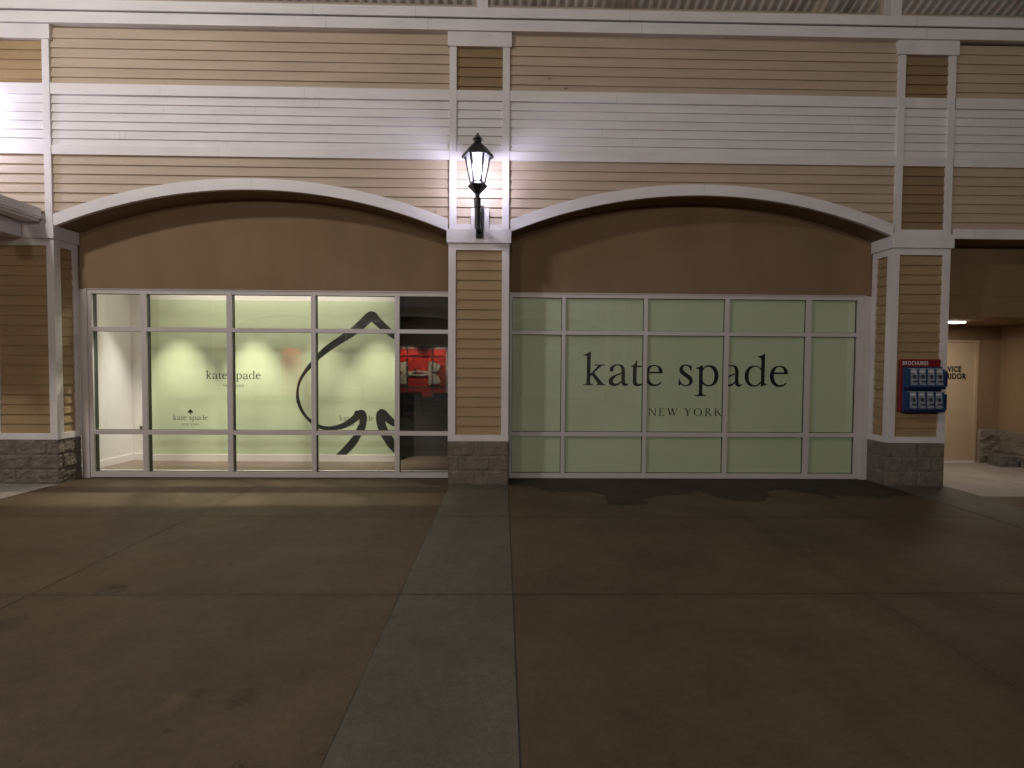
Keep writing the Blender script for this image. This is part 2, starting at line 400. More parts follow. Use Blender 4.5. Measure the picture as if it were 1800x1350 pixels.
def bay(root, xa, xb, upper=True, full=True):
    """arched bay between two pilasters: siding over an arch, soffit, stucco tympanum"""
    c = (xa+xb)/2; half = (xb-xa)/2
    R1 = 6.42; zt = 3.695; R2 = R1+.137
    zi = lambda x: zt-R1+math.sqrt(max(0, R1*R1-(x-c)**2))
    zo = lambda x: zt-R1+math.sqrt(max(0, R2*R2-(x-c)**2))
    zm = lambda x: (zi(x)+zo(x))/2
    s = MB()
    laps(s, xa-.01, xb+.01, BAND1, H_TOP-.028, .1175, yf=.02)
    laps(s, xa-.01, xb+.01, 3.2, BAND0, .1155, yf=.02, arch=zm)
    s.box(xa, xb, .038, .06, BAND0, H_TOP)
    n = 40
    for k in range(n):
        a, b = xa+(xb-xa)*k/n, xa+(xb-xa)*(k+1)/n
        s.face([(a, .038, zi(a)+.05), (b, .038, zi(b)+.05), (b, .038, BAND0), (a, .038, BAND0)])
    s.build('clapboard_wall', [TAN, JOINT], root)
    b = MB()
    b.box(xa-.006, xb+.006, .004, .038, 4.836, BAND1+.003); b.box(xa-.006, xb+.006, .004, .038, 4.104, 4.215)
    laps(b, xa-.01, xb+.01, 4.215, 4.836, .1065, yf=.016)
    for xj in (xa+1.33, xa+3.1): b.box(xj, xj+.0016, .0032, .02, 4.836, BAND1, 1); b.box(xj+.7, xj+.7016, .0032, .02, 4.11, 4.21, 1)
    b.build('white_band', [WHITE, JOINT], root)
    # arch trim and soffit
    t = MB(); q = MB(); n = 56
    xs = [xa+.012+(xb-xa-.024)*k/n for k in range(n+1)]
    for (a, b2) in zip(xs, xs[1:]):
        for m_, y0, y1 in ((t, -.014, .035),):
            P = [(a, zi(a)), (b2, zi(b2)), (b2, zo(b2)), (a, zo(a))]
            m_.face([(x, y0, z) for x, z in P]); 
            m_.face([(P[0][0], y0, P[0][1]), (P[0][0], y1, P[0][1]), (P[1][0], y1, P[1][1]), (P[1][0], y0, P[1][1])])
            m_.face([(P[3][0], y0, P[3][1]), (P[2][0], y0, P[2][1]), (P[2][0], y1, P[2][1]), (P[3][0], y1, P[3][1])])
    for xx, sg in ((xs[0], 0), (xs[-1], 1)):
        t.face([(xx, -.014, zi(xx)), (xx, -.014, zo(xx)), (xx, .035, zo(xx)), (xx, .035, zi(xx))])
    t.box(c-.001, c+.001, -.0146, .03, zi(c), zo(c), 1)
    t.build('arch_trim', [WHITE, JOINT], root)
    for (a, b2) in zip(xs, xs[1:]):
        q.face([(a, .035, zi(a)+.006), (b2, .035, zi(b2)+.006), (b2, .37, zi(b2)+.006), (a, .37, zi(a)+.006)])
    q.build('arch_soffit', SOFF, root)
    w = MB()
    loop = [(xa, 2.512)]+[(xb, 2.512)]+[(x, zi(x)+.01) for x in reversed(xs)]
    w.plate([loop], .362, .42); w.build('stucco_panel', STUC, root)

MX_L = [(-5.486, -5.434), (-4.794, -4.727), (-3.672, -3.605), (-2.559, -2.498), (-1.446, -1.385), (-.735, -.68)]
MX_R = [(.07, .125), (.792, .842), (1.902, 1.952), (3.003, 3.061), (4.115, 4.185), (4.816, 4.902)]
RZ = [(.008, .078), (.580, .638), (1.952, 2.006), (2.447, 2.500)]
def window(root, mx, name_label=None, panes=True, film=False, xlo=None, xhi=None):
    f = MB(); x0, x1 = mx[0][0], mx[-1][1]
    for a, b in mx: f.box(a, b, .376, .402, RZ[0][0], RZ[3][1])
    for i in range(len(mx)-1):
        for z0, z1 in RZ: f.box(mx[i][1], mx[i+1][0], .3775, .4015, z0, z1)
    f.box(x0-.04, x1+.02, .365, .45, 2.500, 2.514)          # drip flashing
    f.box(x0-.07 if xlo is None else xlo, x0, .362, .45, 0, 2.5); f.box(x1, x1+.08 if xhi is None else xhi, .362, .45, 0, 2.5)
    # black inner half of each member
    for a, b in mx: f.box(a-.001, b+.001, .402, .462, RZ[0][0], RZ[3][1], 1)
    for i in range(len(mx)-1):
        for z0, z1 in RZ: f.box(mx[i][1]+.001, mx[i+1][0]-.001, .4025, .4615, z0-.001, z1+.002, 1)
    o = f.build('storefront_window', [FRAME, BLACK], root)
    if name_label: o['label'] = name_label
    one = MB()
    for i in range(len(mx)-1):
        for j in range(3):
            m = one if not panes else MB()
            m.box(mx[i][1]+.0005, mx[i+1][0]-.0005, .4045, .4095, RZ[j][1]+.0005, RZ[j+1][0]-.0005)
            if panes: m.build('window_pane', GLASS, o)
    if not panes: one.build('window_pane', GLASS, o)
    return o

def frieze(root, x0, x1, joints=()):
    f = MB(); f.box(x0, x1, -.038, .3, H_TOP, 5.800); f.box(x0, x1, -.060, .3, 5.813, 5.93); f.box(x0, x1, -.012, .28, 5.803, 5.813, 1)
    f.box(x0, x1, .0, .35, 5.93, 5.985, 2)
    for x in joints:
        f.box(x, x+.002, -.0386, 0, H_TOP, 5.800, 1); f.box(x-.15, x-.148, -.0606, 0, 5.81, 5.93, 1)
    f.build('frieze_board', [WHITE, BLACK, LEDG], root)

# ------------------------------------------------------------------ ground
MARKS = ((-2.60, -3.02, .10, .5), (-2.05, -3.0, .28, .82), (-2.87, -3.55, .16, .75), (-2.30, -4.35, .14, .8), (-1.45, -4.18, .09, 1.3), (-1.38, -4.13, .06, .7), (-1.16, -4.17, .09, .68), (-5.0, -3.0, .4, .8), (3.6, -3.02, .22, 1.35), (.66, -.93, .13, .8), (3.0, -3.2, .3, .8), (-3.9, -3.2, .3, .82))
BROWN = concrete('brown concrete', (.094, .067, .040), (-3.071, (2.445, .0042), -8.6, 8.0), (-1.375, -3.121, -4.9, -6.7, -8.5, -10.3, -12.1), .25, 0., .66, MARKS)
GREY = concrete('grey concrete', (.108, .094, .071), (), (-1.385, -3.13, -4.9, -6.7, -8.5, -10.3), .12, 4., .66)
PALE = concrete('pale concrete', (.27, .24, .21), (), (-1.375, -3.121), .12, 9., .7)
g = MB(); g.face([(-40, -40, 0), (40, -40, 0), (40, 30, 0), (-40, 30, 0)]); struct(g.build('plaza_pavement', BROWN))
def strip(name, x0, x1, y0, y1, m, z=.004):
    s = MB(); s.box(x0, x1, y0, y1, -.02, z); s.box(x0-.007, x0-.0005, y0, y1, -.02, .0015, 1); s.box(x1+.0005, x1+.007, y0, y1, -.02, .0015, 1)
    return struct(s.build(name, [m, BLACK]))
strip('concrete_band', -.668, .072, -14.6, -.006, GREY)
strip('concrete_band', -6.4, -5.585, -14.6, -.006, PALE)
strip('concrete_band', 4.99, 5.735, -14.6, -.006, GREY)
a_ = MB(); a_.box(5.745, 12, -.55, 1.66, -.02, .004); struct(a_.build('alcove_pavement', PALE))
# water stain along the foot of the film-covered window
wet = [(.08,-.012),(.086,-.035),(.387,-.099),(.579,-.375),(.851,-.348),(1.088,-.371),(1.207,-.523),(1.172,-.901),(1.338,-.95),(1.597,-.899),(1.667,-.847),(1.585,-.743),(1.875,-.541),(2.1,-.481),(2.301,-.421),(2.418,-.273),(2.502,-.513),(2.556,-.66),(2.781,-.788),(2.991,-.765),(3.166,-.543),(3.27,-.29),(3.522,-.225),(3.713,-.421),(3.834,-.467),(3.819,-.673),(3.892,-.65),(3.962,-.502),(4.245,-.523),(4.449,-.646),(4.665,-.519),(4.865,-.494),(4.975,-.46),(4.975,.36),(.08,.36)]
fine = []
for i in range(len(wet)):
    a, b = Vector(wet[i]), Vector(wet[(i+1) % len(wet)]); n = max(1, int((b-a).length/.03))
    for k in range(n):
        p = a.lerp(b, k/n)
        if p.y < -.02 and p.x < 4.97: p += Vector((noise.noise(Vector((p.x*14, p.y*14, 1))), noise.noise(Vector((p.x*14, p.y*14, 9)))))*.03
        fine.append(p)
wm = MB(); i0 = 0
tri = tessellate_polygon([[Vector((p.x, p.y, 0)) for p in fine]])
wm.v = [(p.x, p.y, .0018) for p in fine]
for t in tri:
    a, b, c = (fine[k] for k in t)
    if (b-a).cross(c-a) < 0: t = t[::-1]
    wm.f.append(tuple(t)); wm.m.append(0)
WETM = concrete('damp concrete', (.046, .036, .021), (), (), .15, 0., .8)
struct(wm.build('damp_patch', WETM))

# ------------------------------------------------------------------ MAIN BUILDING
B = thing('retail_building', 'long shop building in tan clapboard with two white-trimmed arches over storefront windows', 'building')
frieze(B, -9.5, 12, (-2.2, -.95, 1.7, 5.3))
pilaster(B, -6.38, -5.583, 'left pilaster with rough dark block base', rough=.024, seed=1)
pilaster(B, -.692, .075, 'middle pilaster carrying the lit lantern', rough=.009, seed=2, lamp_board=True)
pilaster(B, 4.985, 5.737, 'right pilaster carrying the brochure rack', rough=.010, seed=3)
bay(B, -5.583, -.692); bay(B, .075, 4.985)
wl = window(B, MX_L, 'left storefront window looking onto a lit green display wall', xlo=-5.585, xhi=-.62)
wr = window(B, MX_R, 'right storefront window covered inside with pale green film', xlo=.05, xhi=4.99)
fm = MB()
for i in range(5):
    for j in range(3): fm.box(MX_R[i][1]+.006, MX_R[i+1][0]-.006, .418, .422, RZ[j][1]+.006, RZ[j+1][0]-.006)
fm.build('window_film', FILM, wr)
# siding at both ends of the facade
for za_, zb_, ex_ in ((BAND1, H_TOP-.028, .1175), (3.1, BAND0, .1155)):
    s = MB(); laps(s, -9.5, -6.38, za_, zb_, ex_, yf=.02); s.box(-9.5, -6.37, .038, .06, za_, zb_); s.build('clapboard_wall', [TAN, JOINT], B)
for za_, zb_, ex_ in ((BAND1, H_TOP-.028, .1175), (3.31, BAND0, .1155)):
    s = MB(); laps(s, 5.73, 12, za_, zb_, ex_, yf=.02); s.box(5.73, 12, .038, .3, za_, zb_); s.build('clapboard_wall', [TAN, JOINT], B)
for xa, xb in ((-9.5, -6.386), (5.743, 12)):
    s = MB(); s.box(xa, xb, .038, .06, 4.104, BAND1); s.box(xa, xb, .004, .038, 4.836, BAND1+.003); s.box(xa, xb, .004, .038, 4.104, 4.215); laps(s, xa, xb, 4.215, 4.836, .1065, yf=.016)
    s.build('white_band', [WHITE, JOINT], B)
s = MB(); s.box(5.76, 12, -.012, .34, 3.19, 3.312); s.box(5.76, 12, .02, .34, 3.186, 3.19, 1); s.build('lintel_board', [WHITE2, STUC], B)
# entrance wall at the far left, behind the canopy
s = MB(); s.box(-9.5, -6.38, .3, .36, 0, 3.05); s.build('stucco_wall', STUC, B)
# service alcove
s = MB()
s.box(5.74, 12, .34, .44, 2.233, 3.19)                        # stucco above the alcove
s.box(5.74, 12, .44, 1.8, 2.233, 2.30)                        # ceiling
s.box(5.60, 6.775, 1.66, 1.8, 0, 2.233); s.box(6.775, 7.735, 1.66, 1.8, 1.985, 2.233); s.box(7.735, 8.2, 1.66, 1.8, 0, 2.233)
s.box(8.105, 8.25, .35, 1.66, 0, 2.233); s.box(5.60, 5.735, .36, 1.66, 0, 2.233)
s.box(5.76, 12, .3385, .34, 2.515, 2.518, 1)
s.build('alcove_wall', [STUC, BLACK], B)
s = MB(); stone(s, 7.76, 8.10, 1.615, 1.66, z1=.55, rough=.03, faces='f', seed=5)
s.build('stone_wainscot', [STONE, MORT], B)
s = MB(); stone(s, 8.075, 8.105, .35, 1.615, z1=.55, rough=.012, faces='l', seed=6)
s.build('stone_wainscot', [STONE, MORT], B)
d = MB(); d.box(6.825, 7.68, 1.672, 1.71, .035, 1.965)
door = d.build('service_door', DOORM, B); 
d = MB(); d.box(6.78, 6.822, 1.648, 1.75, 0, 2.0); d.box(7.683, 7.728, 1.648, 1.75, 0, 2.0); d.box(6.822, 7.683, 1.648, 1.75, 1.968, 2.0); d.build('door_frame', DOORM, door)
d = MB(); d.box(6.822, 7.683, 1.60, 1.71, .004, .03); d.build('threshold', FRAME, door)
d = MB(); d.prof([(.03, 0), (.03, .012), (.012, .014), (.012, .05)], 12, 0, 0); h_ = d.build('door_handle', FRAME, door, loc=(6.9, 1.672, 1.0)); h_.rotation_euler = (rad(90), 0, 0)
def sans(body, x, z, y, size, m, parent, name, sx=1.0, bold=.0, align='LEFT', space=1.0):
    cu = bpy.data.curves.new('t', 'FONT'); cu.body = body; cu.size = size; cu.offset = bold; cu.extrude = .0006; cu.align_x = align; cu.space_character = space; cu.resolution_u = 3
    o = bpy.data.objects.new('t', cu); C.objects.link(o)
    dg = bpy.context.evaluated_depsgraph_get(); me = bpy.data.meshes.new_from_object(o.evaluated_get(dg)); bpy.data.objects.remove(o)
    for v in me.vertices: v.co = Vector((v.co.x*sx, -v.co.z, v.co.y))
    me.materials.clear(); me.materials.append(m)
    o = bpy.data.objects.new(name, me); C.objects.link(o); o.location = (x, y, z)
    if parent: o.parent = parent
    return o
sans('SERVICE', 7.262, 1.487, 1.668, .122, INK, door, 'door_lettering', .84, .006, 'CENTER', 1.1)
sans('CORRIDOR', 7.262, 1.372, 1.668, .122, INK, door, 'door_lettering', .84, .006, 'CENTER', 1.1)
# roof over the plaza: corrugated deck rising towards the middle, posts and braces on the parapet
RY0, RZ0, SL, RY1 = 2.1, 7.40, .40, -6.8
dk = MB(); x = -14.0; k = 0
prof = [(0, 0), (.035, .045), (.085, .045), (.12, 0), (.152, 0)]
while x < 15:
    for (a, za), (b, zb) in zip(prof, prof[1:]):
        dk.face([(x+a, RY0, RZ0+za), (x+b, RY0, RZ0+zb), (x+b, RY1, RZ0+zb+SL*(RY0-RY1)), (x+a, RY1, RZ0+za+SL*(RY0-RY1))])
    x += .152
dk.build('roof_deck', DECK, B)
s = MB(); s.box(-14, 15, 2.0, 2.09, 7.16, 7.40); s.box(-14, 15, 2.09, 2.2, 0, 7.5, 1); s.build('ledger_beam', [LEDG, DARKW], B)
s = MB(); s.box(-14, 15, .35, 2.1, 5.93, 5.97); s.build('parapet_roof', LEDG, B)
for xp in (-5.46, -.276, 4.915, 10.1):
    s = MB(); s.box(xp-.068, xp+.068, -.028, .11, 5.93, 8.22); p_ = s.build('roof_post', WHITE2, B, bevel=.003)
    s = MB(); s.box(xp-.10, xp-.07, .11, .16, 5.93, 8.2); s.box(xp-.07, xp+.07, .12, .14, 5.93, 8.2); s.build('post_flange', LEDG, p_)
for xa, xb in ((4.12, 4.80), (-4.75, -5.36)):
    s = MB(); s.obox((xa, .75, 5.97), (xb, .75, 7.3), .05, .26, up=(0, 1, 0)); s.obox((xa, .80, 5.97), (xb, .80, 7.3), .16, .04, up=(0, 1, 0)); s.build('roof_brace', LEDG, B)
s = MB(); s.obox((-6.2, .6, 5.97), (-5.5, .6, 7.2), .06, .30, up=(0, 1, 0)); s.obox((-5.75, .3, 5.96), (-5.75, .3, 6.9), .07, .07); s.obox((-5.05, .9, 5.96), (-5.2, .9, 7.2), .09, .09)
s.build('roof_brace', WHITE2, B)
for yb in (-1.6, -5.0):
    s = MB(); s.box(-14, 15, yb-.06, yb+.06, RZ0+SL*(RY0-yb)-.27, RZ0+SL*(RY0-yb)-.01); s.build('roof_purlin', WHITE2, B)
# entrance canopy (only its eave shows)
s = MB(); s.face([(-5.70, -1.9, 3.425), (-5.70, -.03, 3.425), (-9.5, -.03, 4.35), (-9.5, -1.9, 4.35)]); s.face([(-9.5, -1.9, 4.30), (-9.5, -.03, 4.30), (-5.70, -.03, 3.39), (-5.70, -1.9, 3.39)])
cn = s.build('entrance_canopy', DECK, B)
s = MB(); s.box(-5.80, -5.69, -1.9, -.035, 3.315, 3.42); s.box(-5.81, -5.70, -1.9, -.035, 3.29, 3.315); s.box(-5.9, -5.72, -1.9, -.03, 3.262, 3.288); s.build('gutter', WHITE2, cn, bevel=.006)
s = MB(); s.box(-6.1, -5.94, -1.9, -.034, 3.072, 3.262); s.box(-9.5, -6.1, -1.9, -.034, 3.2, 3.25); s.build('eave_beam', WHITE2, cn, bevel=.004)

# ------------------------------------------------------------------ shop interior behind the left window
s = MB(); s.box(-5.95, 5.0, .462, 9, -.03, .002); s.build('shop_floor', PLANK, B)
s = MB(); s.box(-5.95, 5.0, .462, 9, 3.0, 3.05); s.box(-5.95, 5.0, .425, .462, 2.5, 3.0); s.build('shop_ceiling', INW, B)
s = MB(); s.box(-6.0, -5.86, .462, 1.66, 0, 3.0); sw = s.build('side_wall', INW, B)
s = MB(); s.box(-5.86, -5.845, .47, 1.66, 0, .104); s.build('baseboard', INW, sw)
s = MB(); s.box(-5.86, -1.67, 1.66, 1.78, 0, 3.0); s.box(-5.517, -1.67, 1.60, 1.66, 0, 3.0)
pw = s.build('partition_wall', INW, B)
s = MB(); s.box(-5.50, -1.668, 1.592, 1.60, .106, 2.53); s.build('green_panel', GREEN, pw)
s = MB(); s.box(-5.53, -1.66, 1.575, 1.60, 0, .104); s.box(-5.86, -5.53, 1.645, 1.66, 0, .104); s.build('baseboard', INW, pw)
s = MB(); s.box(-5.73, -5.635, 1.64, 1.66, .495, .54); s.build('wall_socket', INKG, pw)
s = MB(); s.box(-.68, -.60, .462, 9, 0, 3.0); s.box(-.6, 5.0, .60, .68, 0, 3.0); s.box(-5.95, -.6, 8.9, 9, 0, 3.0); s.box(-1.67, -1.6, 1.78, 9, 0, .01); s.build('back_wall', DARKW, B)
s = MB(); s.box(-5.43, -.735, .463, .50, .0, .082); s.build('window_sill', INW, wl)

# ------------------------------------------------------------------ lettering (traced serif glyphs, pixel units, baseline y)
def G(loops, x0, base, k): return [[((p[0]-x0)/k, (base-p[1])/k)+tuple(p[2:]) for p in lp] for lp in loops]
c = 'c'
GL = {}
GL['k'] = G([[(127,212,c),(180,200),(230,170,c),(247,168,c),(243,515,c),(345,412),(363,393),(350,386),(308,383,c),(308,370,c),(467,370,c),(467,383,c),(430,389),(400,405),(303,498,c),(430,650),(455,674),(487,680,c),(487,692,c),(330,692,c),(330,681,c),(362,675),(358,655,c),(268,535,c),(241,560,c),(241,640),(254,672),(297,682,c),(297,692,c),(125,692,c),(125,682,c),(170,672),(186,640),(188,280),(180,240),(150,226),(127,222,c)]], 125, 692, 9)
GL['a'] = G([[(550,430),(570,398),(620,370),(680,361),(740,372),(778,410),(790,470),(790,600),(797,650),(815,670),(843,658,c),(848,672,c),(835,690),(805,703),(770,700),(745,678),(735,645,c),(700,680),(650,700),(600,703),(555,683),(535,640),(541,600),(575,560),(650,522),(735,492,c),(733,450),(722,405),(685,382),(645,385),(615,410),(607,445),(598,472),(575,480),(553,465)],
            [(735,512,c),(670,540),(622,580),(602,620),(607,650),(635,668),(685,658),(735,620,c)]], 535, 692, 9)
GL['t'] = G([[(968,297,c),(980,297,c),(980,382,c),(1055,382,c),(1055,405,c),(975,405,c),(973,600),(980,650),(1005,670),(1040,665),(1072,648,c),(1080,658,c),(1050,690),(1000,703),(950,697),(922,665),(917,600),(917,405,c),(885,403,c),(885,393,c),(925,372),(952,340)]], 885, 692, 9)
GL['e'] = G([[(1405,500),(1420,420),(1465,365),(1540,343),(1610,358),(1655,405),(1668,465,c),(1464,465,c),(1470,540),(1505,600),(1555,622),(1605,612),(1640,585,c),(1652,595,c),(1610,635),(1545,650),(1480,635),(1428,585)],
            [(1470,440,c),(1485,392),(1520,364),(1565,362),(1600,390),(1610,440,c)]], 1405, 638, 8.18)
GL['s'] = G([[(245,345),(268,352,c),(285,340,c),(282,422,c),(270,425,c),(252,380),(215,354),(175,357),(157,385),(167,418),(215,460),(278,508),(302,560),(288,612),(240,643),(180,643),(130,620,c),(112,637,c),(98,637,c),(100,540,c),(112,540,c),(130,587),(170,622),(220,627),(250,603),(250,565),(210,525),(140,475),(108,430),(112,378),(150,343),(205,334)]], 98, 638, 8.18)
GL['p'] = G([[(342,380,c),(390,370),(428,344,c),(443,342,c),(443,385,c),(490,350),(550,341),(620,365),(662,430),(673,500),(660,570),(620,620),(555,645),(500,645),(443,615,c),(443,730),(455,765),(498,775,c),(498,788,c),(333,788,c),(333,775,c),(378,765),(392,730),(392,430),(380,400),(342,392,c)],
            [(444,420,c),(480,377),(530,365),(580,395),(610,450),(613,530),(590,598),(545,625),(500,620),(460,590),(444,550,c)]], 333, 638, 8.18)
GL['d'] = G([[(1335,170,c),(1333,560),(1340,595),(1368,610,c),(1368,622,c),(1310,632),(1288,648,c),(1283,648,c),(1283,597,c),(1240,632),(1180,647),(1110,630),(1060,570),(1045,495),(1058,425),(1105,365),(1170,343),(1230,350),(1283,383,c),(1283,270),(1270,235),(1232,222,c),(1232,210,c),(1280,200),(1320,174,c)],
            [(1283,420,c),(1250,376),(1195,360),(1140,385),(1108,440),(1103,510),(1120,580),(1165,620),(1220,620),(1283,572,c)]], 1045, 638, 8.18)
GL = {k: [smooth_loop(lp) for lp in v] for k, v in GL.items()}
WORD = [('k', 1.088), ('a', 1.441), ('t', 1.744), ('e', 1.930), ('s', 2.397), ('p', 2.621), ('a', 2.999), ('d', 3.304), ('e', 3.651)]
def word(mb, x, z, width, y, th=.0006, ztall=1.0, part=slice(0, 9)):
    k = width/2.816
    for ch, px in WORD[part]:
        loops = [[(x+(px-1.088)*k+p[0]*.00778*k, z+p[1]*.00778*k*ztall) for p in lp] for lp in GL[ch]]
        mb.plate(loops, y, y+th)
def ser(x, z, w=.22, h=.035): return [(x-w/2, z), (x+w/2, z), (x+w/2, z+h), (x-w/2, z+h)]
def ell(cx, cz, rx, rz, n=28): return [(cx+rx*math.cos(2*math.pi*i/n), cz+rz*math.sin(2*math.pi*i/n)) for i in range(n)]
T = .055
CAP = {  # unit cap height; each entry: width, list of shapes (outer + holes)
 'N': (.92, [[[(.13,0),(.13+T,0),(.13+T,1),(.13,1)]], [[(.04,1),(.20,1),(.83,.02),(.83,-.02),(.74,-.02),(.13,.93)]], [[(.78,-.02),(.78+T,-.02),(.78+T,1),(.78,1)]], [ser(.155,0)], [ser(.80,.965)]]),
 'E': (.72, [[[(.16,0),(.27,0),(.27,1),(.16,1)]], [[(.05,.96),(.66,.96),(.66,1),(.05,1)]], [[(.05,0),(.70,0),(.70,.04),(.05,.04)]], [[(.27,.50),(.54,.50),(.54,.54),(.27,.54)]], [[(.62,.78),(.66,.78),(.66,.96),(.58,.96)]], [[(.62,.04),(.70,.22),(.66,.24),(.54,.04)]], [[(.51,.42),(.54,.42),(.54,.62),(.51,.62)]]]),
 'W': (1.28, [[[(.14,1),(.27,1),(.48,.16),(.44,-.02),(.40,-.02)]], [[(.40,-.02),(.44,-.02),(.68,.9),(.64,.96)]], [[(.56,1),(.69,1),(.92,.16),(.88,-.02),(.84,-.02)]], [[(.84,-.02),(.88,-.02),(1.16,1),(1.11,1)]], [ser(.18,.965,.28)], [ser(.62,.965,.28)], [ser(1.13,.965,.24)]]),
 'Y': (.88, [[[(.10,1),(.23,1),(.49,.50),(.49,.42),(.39,.42)]], [[(.43,.45),(.48,.45),(.78,1),(.72,1)]], [[(.385,0),(.49,0),(.49,.5),(.385,.5)]], [ser(.16,.965,.26)], [ser(.75,.965,.24)], [ser(.437,0,.30)]]),
 'O': (1.0, [[ell(.48,.5,.45,.52), ell(.48,.5,.33,.47)]]),
 'R': (.86, [[[(.16,0),(.27,0),(.27,1),(.16,1)]], [smooth_loop([(.05,1,c),(.40,1,c),(.58,.93),(.64,.76),(.57,.58),(.38,.50,c),(.25,.50,c),(.25,.54,c),(.38,.55,c),(.50,.62),(.53,.76),(.48,.90),(.36,.96,c),(.05,.96,c)])], [[(.34,.52),(.46,.52),(.82,.03),(.82,0),(.70,0)]], [ser(.215,0,.28)], [ser(.78,0,.18)]]),
 'K': (.90, [[[(.16,0),(.27,0),(.27,1),(.16,1)]], [[(.26,.45),(.30,.45),(.74,.97),(.68,.97)]], [[(.36,.56),(.46,.62),(.86,.03),(.86,0),(.73,0)]], [ser(.215,0,.28)], [ser(.215,.965,.28)], [ser(.71,.965,.24)], [ser(.80,0,.20)]]),
}
def caps(mb, text, x, z, width, h, y, th=.0006, only=None):
    gap = .16*1.0; tot = 0; lay = []; second = False
    for ch in text:
        if ch == ' ': tot += .45; second = True; continue
        lay.append((ch, tot, second)); tot += CAP[ch][0]+gap
    k = width/(tot-gap)
    for ch, o, sec in lay:
        if only is not None and sec != only: continue
        for i, sh in enumerate(CAP[ch][1]):
            loops = [[(x+(o+px)*k, z+pz*h) for px, pz in lp] for lp in sh]
            mb.plate(loops, y-.00006*i, y+th)
KATE, SPADEW = slice(0, 4), slice(4, 9)
for i_, pt in enumerate((KATE, SPADEW)):
    m = MB(); word(m, 1.088, 1.274, 2.816, .4155, .002, part=pt); m.build('window_lettering', INK, wr, recalc=True)
    m = MB(); caps(m, 'NEW YORK', 1.985, .861, 1.015, .105, .4155, .002, only=bool(i_)); m.build('window_lettering', INK, wr, recalc=True)
YG = 1.5905
for i_, pt in enumerate((KATE, SPADEW)):
    m = MB(); word(m, -4.66, 1.298, .855, YG, .001, part=pt); m.build('wall_lettering', INK, pw, recalc=True)
    m = MB(); caps(m, 'NEW YORK', -4.395, 1.175, .333, .036, YG, .001, only=bool(i_)); m.build('wall_lettering', INK, pw, recalc=True)
SPADE = [(0,1.0),(.16,.84),(.42,.64),(.50,.42),(.40,.26),(.22,.25),(.08,.34,c),(.10,.16),(.2,.02,c),(-.2,.02,c),(-.10,.16),(-.08,.34,c),(-.22,.25),(-.40,.26),(-.50,.42),(-.42,.64),(-.16,.84)]
for xd in (-4.415, -2.2):
    for i_, pt in enumerate((KATE, SPADEW)):
        m = MB(); word(m, xd, .7745, .461, .4115, .0005, part=pt); m.build('glass_decal', INKG, wl, recalc=True)
        m = MB(); caps(m, 'NEW YORK', xd+.115, .700, .232, .029, .4115, .0005, only=bool(i_)); m.build('glass_decal', INKG, wl, recalc=True)
    m = MB(); m.plate([smooth_loop([(xd+.232+p[0]*.067, .853+p[1]*.064)+tuple(p[2:]) for p in SPADE])], .4115, .412); m.build('glass_decal', INK, wl, recalc=True)
# large spade outline on the green wall (traced; clipped at the wall's end)
KS = 1/501.2*1.003; X0s, Z0s = -2.055*1.006, 2.375
def sp(p): return ((X0s+(p[0]-690)*KS*1.0), Z0s-(p[1]-75)*KS*.995)+tuple(p[2:])
left = [(690,75),(655,87),(590,150),(520,215),(470,250),(330,350),(265,415),(205,485),(150,560),(115,630),(97,720),(100,790),(125,860),(165,920),(215,968),(270,1003),(330,1017),(400,1017),(470,1003),(540,970),(595,928,c),(592,960),(560,1025),(545,1060),(470,1150),(405,1215,c),(490,1215,c),(560,1140),(605,1065),(640,1000),(651,930),(645,880),(620,857),(590,857),(560,878),(520,920),(460,960),(400,981),(340,988),(272,972),(215,935),(165,880),(130,800),(118,720),(130,650),(168,580),(212,530),(265,475),(300,440),(400,365),(520,290),(580,250),(625,215),(690,158,c),(755,215),(810,256),(868,298,c),(868,238,c),(845,215),(755,125),(725,87)]
m = MB(); m.plate([smooth_loop([sp(p) for p in left])], YG+.0002, YG+.001); m.build('spade_emblem', INK, pw, recalc=True); m = MB()
right = [(868,932,c),(830,893),(800,860),(765,848),(733,868),(723,910),(727,960),(740,1010),(770,1075),(820,1150),(868,1203,c),(868,1092,c),(835,1040),(808,990),(795,945,c),(830,972),(868,988,c)]
m.plate([smooth_loop([sp(p) for p in right])], YG+.0002, YG+.001)
m.build('spade_emblem', INK, pw, recalc=True)

for xk, zk, rk in ((.561, 5.137, .013), (.766, 5.020, .016), (-.86, 3.46, .012)):
    m = MB(); m.plate([[(xk+rk*math.cos(a)*(1.5+.3*math.sin(3*a)), zk+rk*math.sin(a)*.8) for a in [q*math.pi/6 for q in range(12)]]], .0165, .03); m.build('siding_stain', JOINT, B, recalc=True)
# ceiling spots in the display window
for i, xs_ in enumerate((-5.05, -3.90, -2.86, -1.95)):
    s = MB(); s.prof([(.045, 2.80), (.05, 2.82), (.05, 2.93), (.02, 2.95), (.02, 3.0)], 16, xs_, .80); s.prof([(.03, 2.797), (.03, 2.80)], 16, xs_, .80, mi=1)
    o = s.build('track_spotlight', [IRON, emit('spot lens', WARM, 8)], B)
    lamp('SPOT', 'spot_light', (xs_, .80, 2.78), P_SHOP*(1.0, 1.15, .55, .8)[i], (1, .92, .76), o, .015, (xs_, 1.52, .80), 48, .9)
s = MB(); s.box(-5.2, -1.8, .95, 1.25, 2.965, 2.998); o = s.build('ceiling_panel_light', emit('panel', (1, .93, .84), 1.2), B)
lamp('AREA', 'panel_light', (-3.5, 1.1, 2.95), 24, (1, .93, .86), o, 3.4, (-3.5, 1.1, 0), sy=.3)
lamp('SPOT', 'side_wall_light', (-4.95, .80, 2.93), 420, (1, .96, .94), B, .03, (-5.86, .86, 1.1), 52, .9)
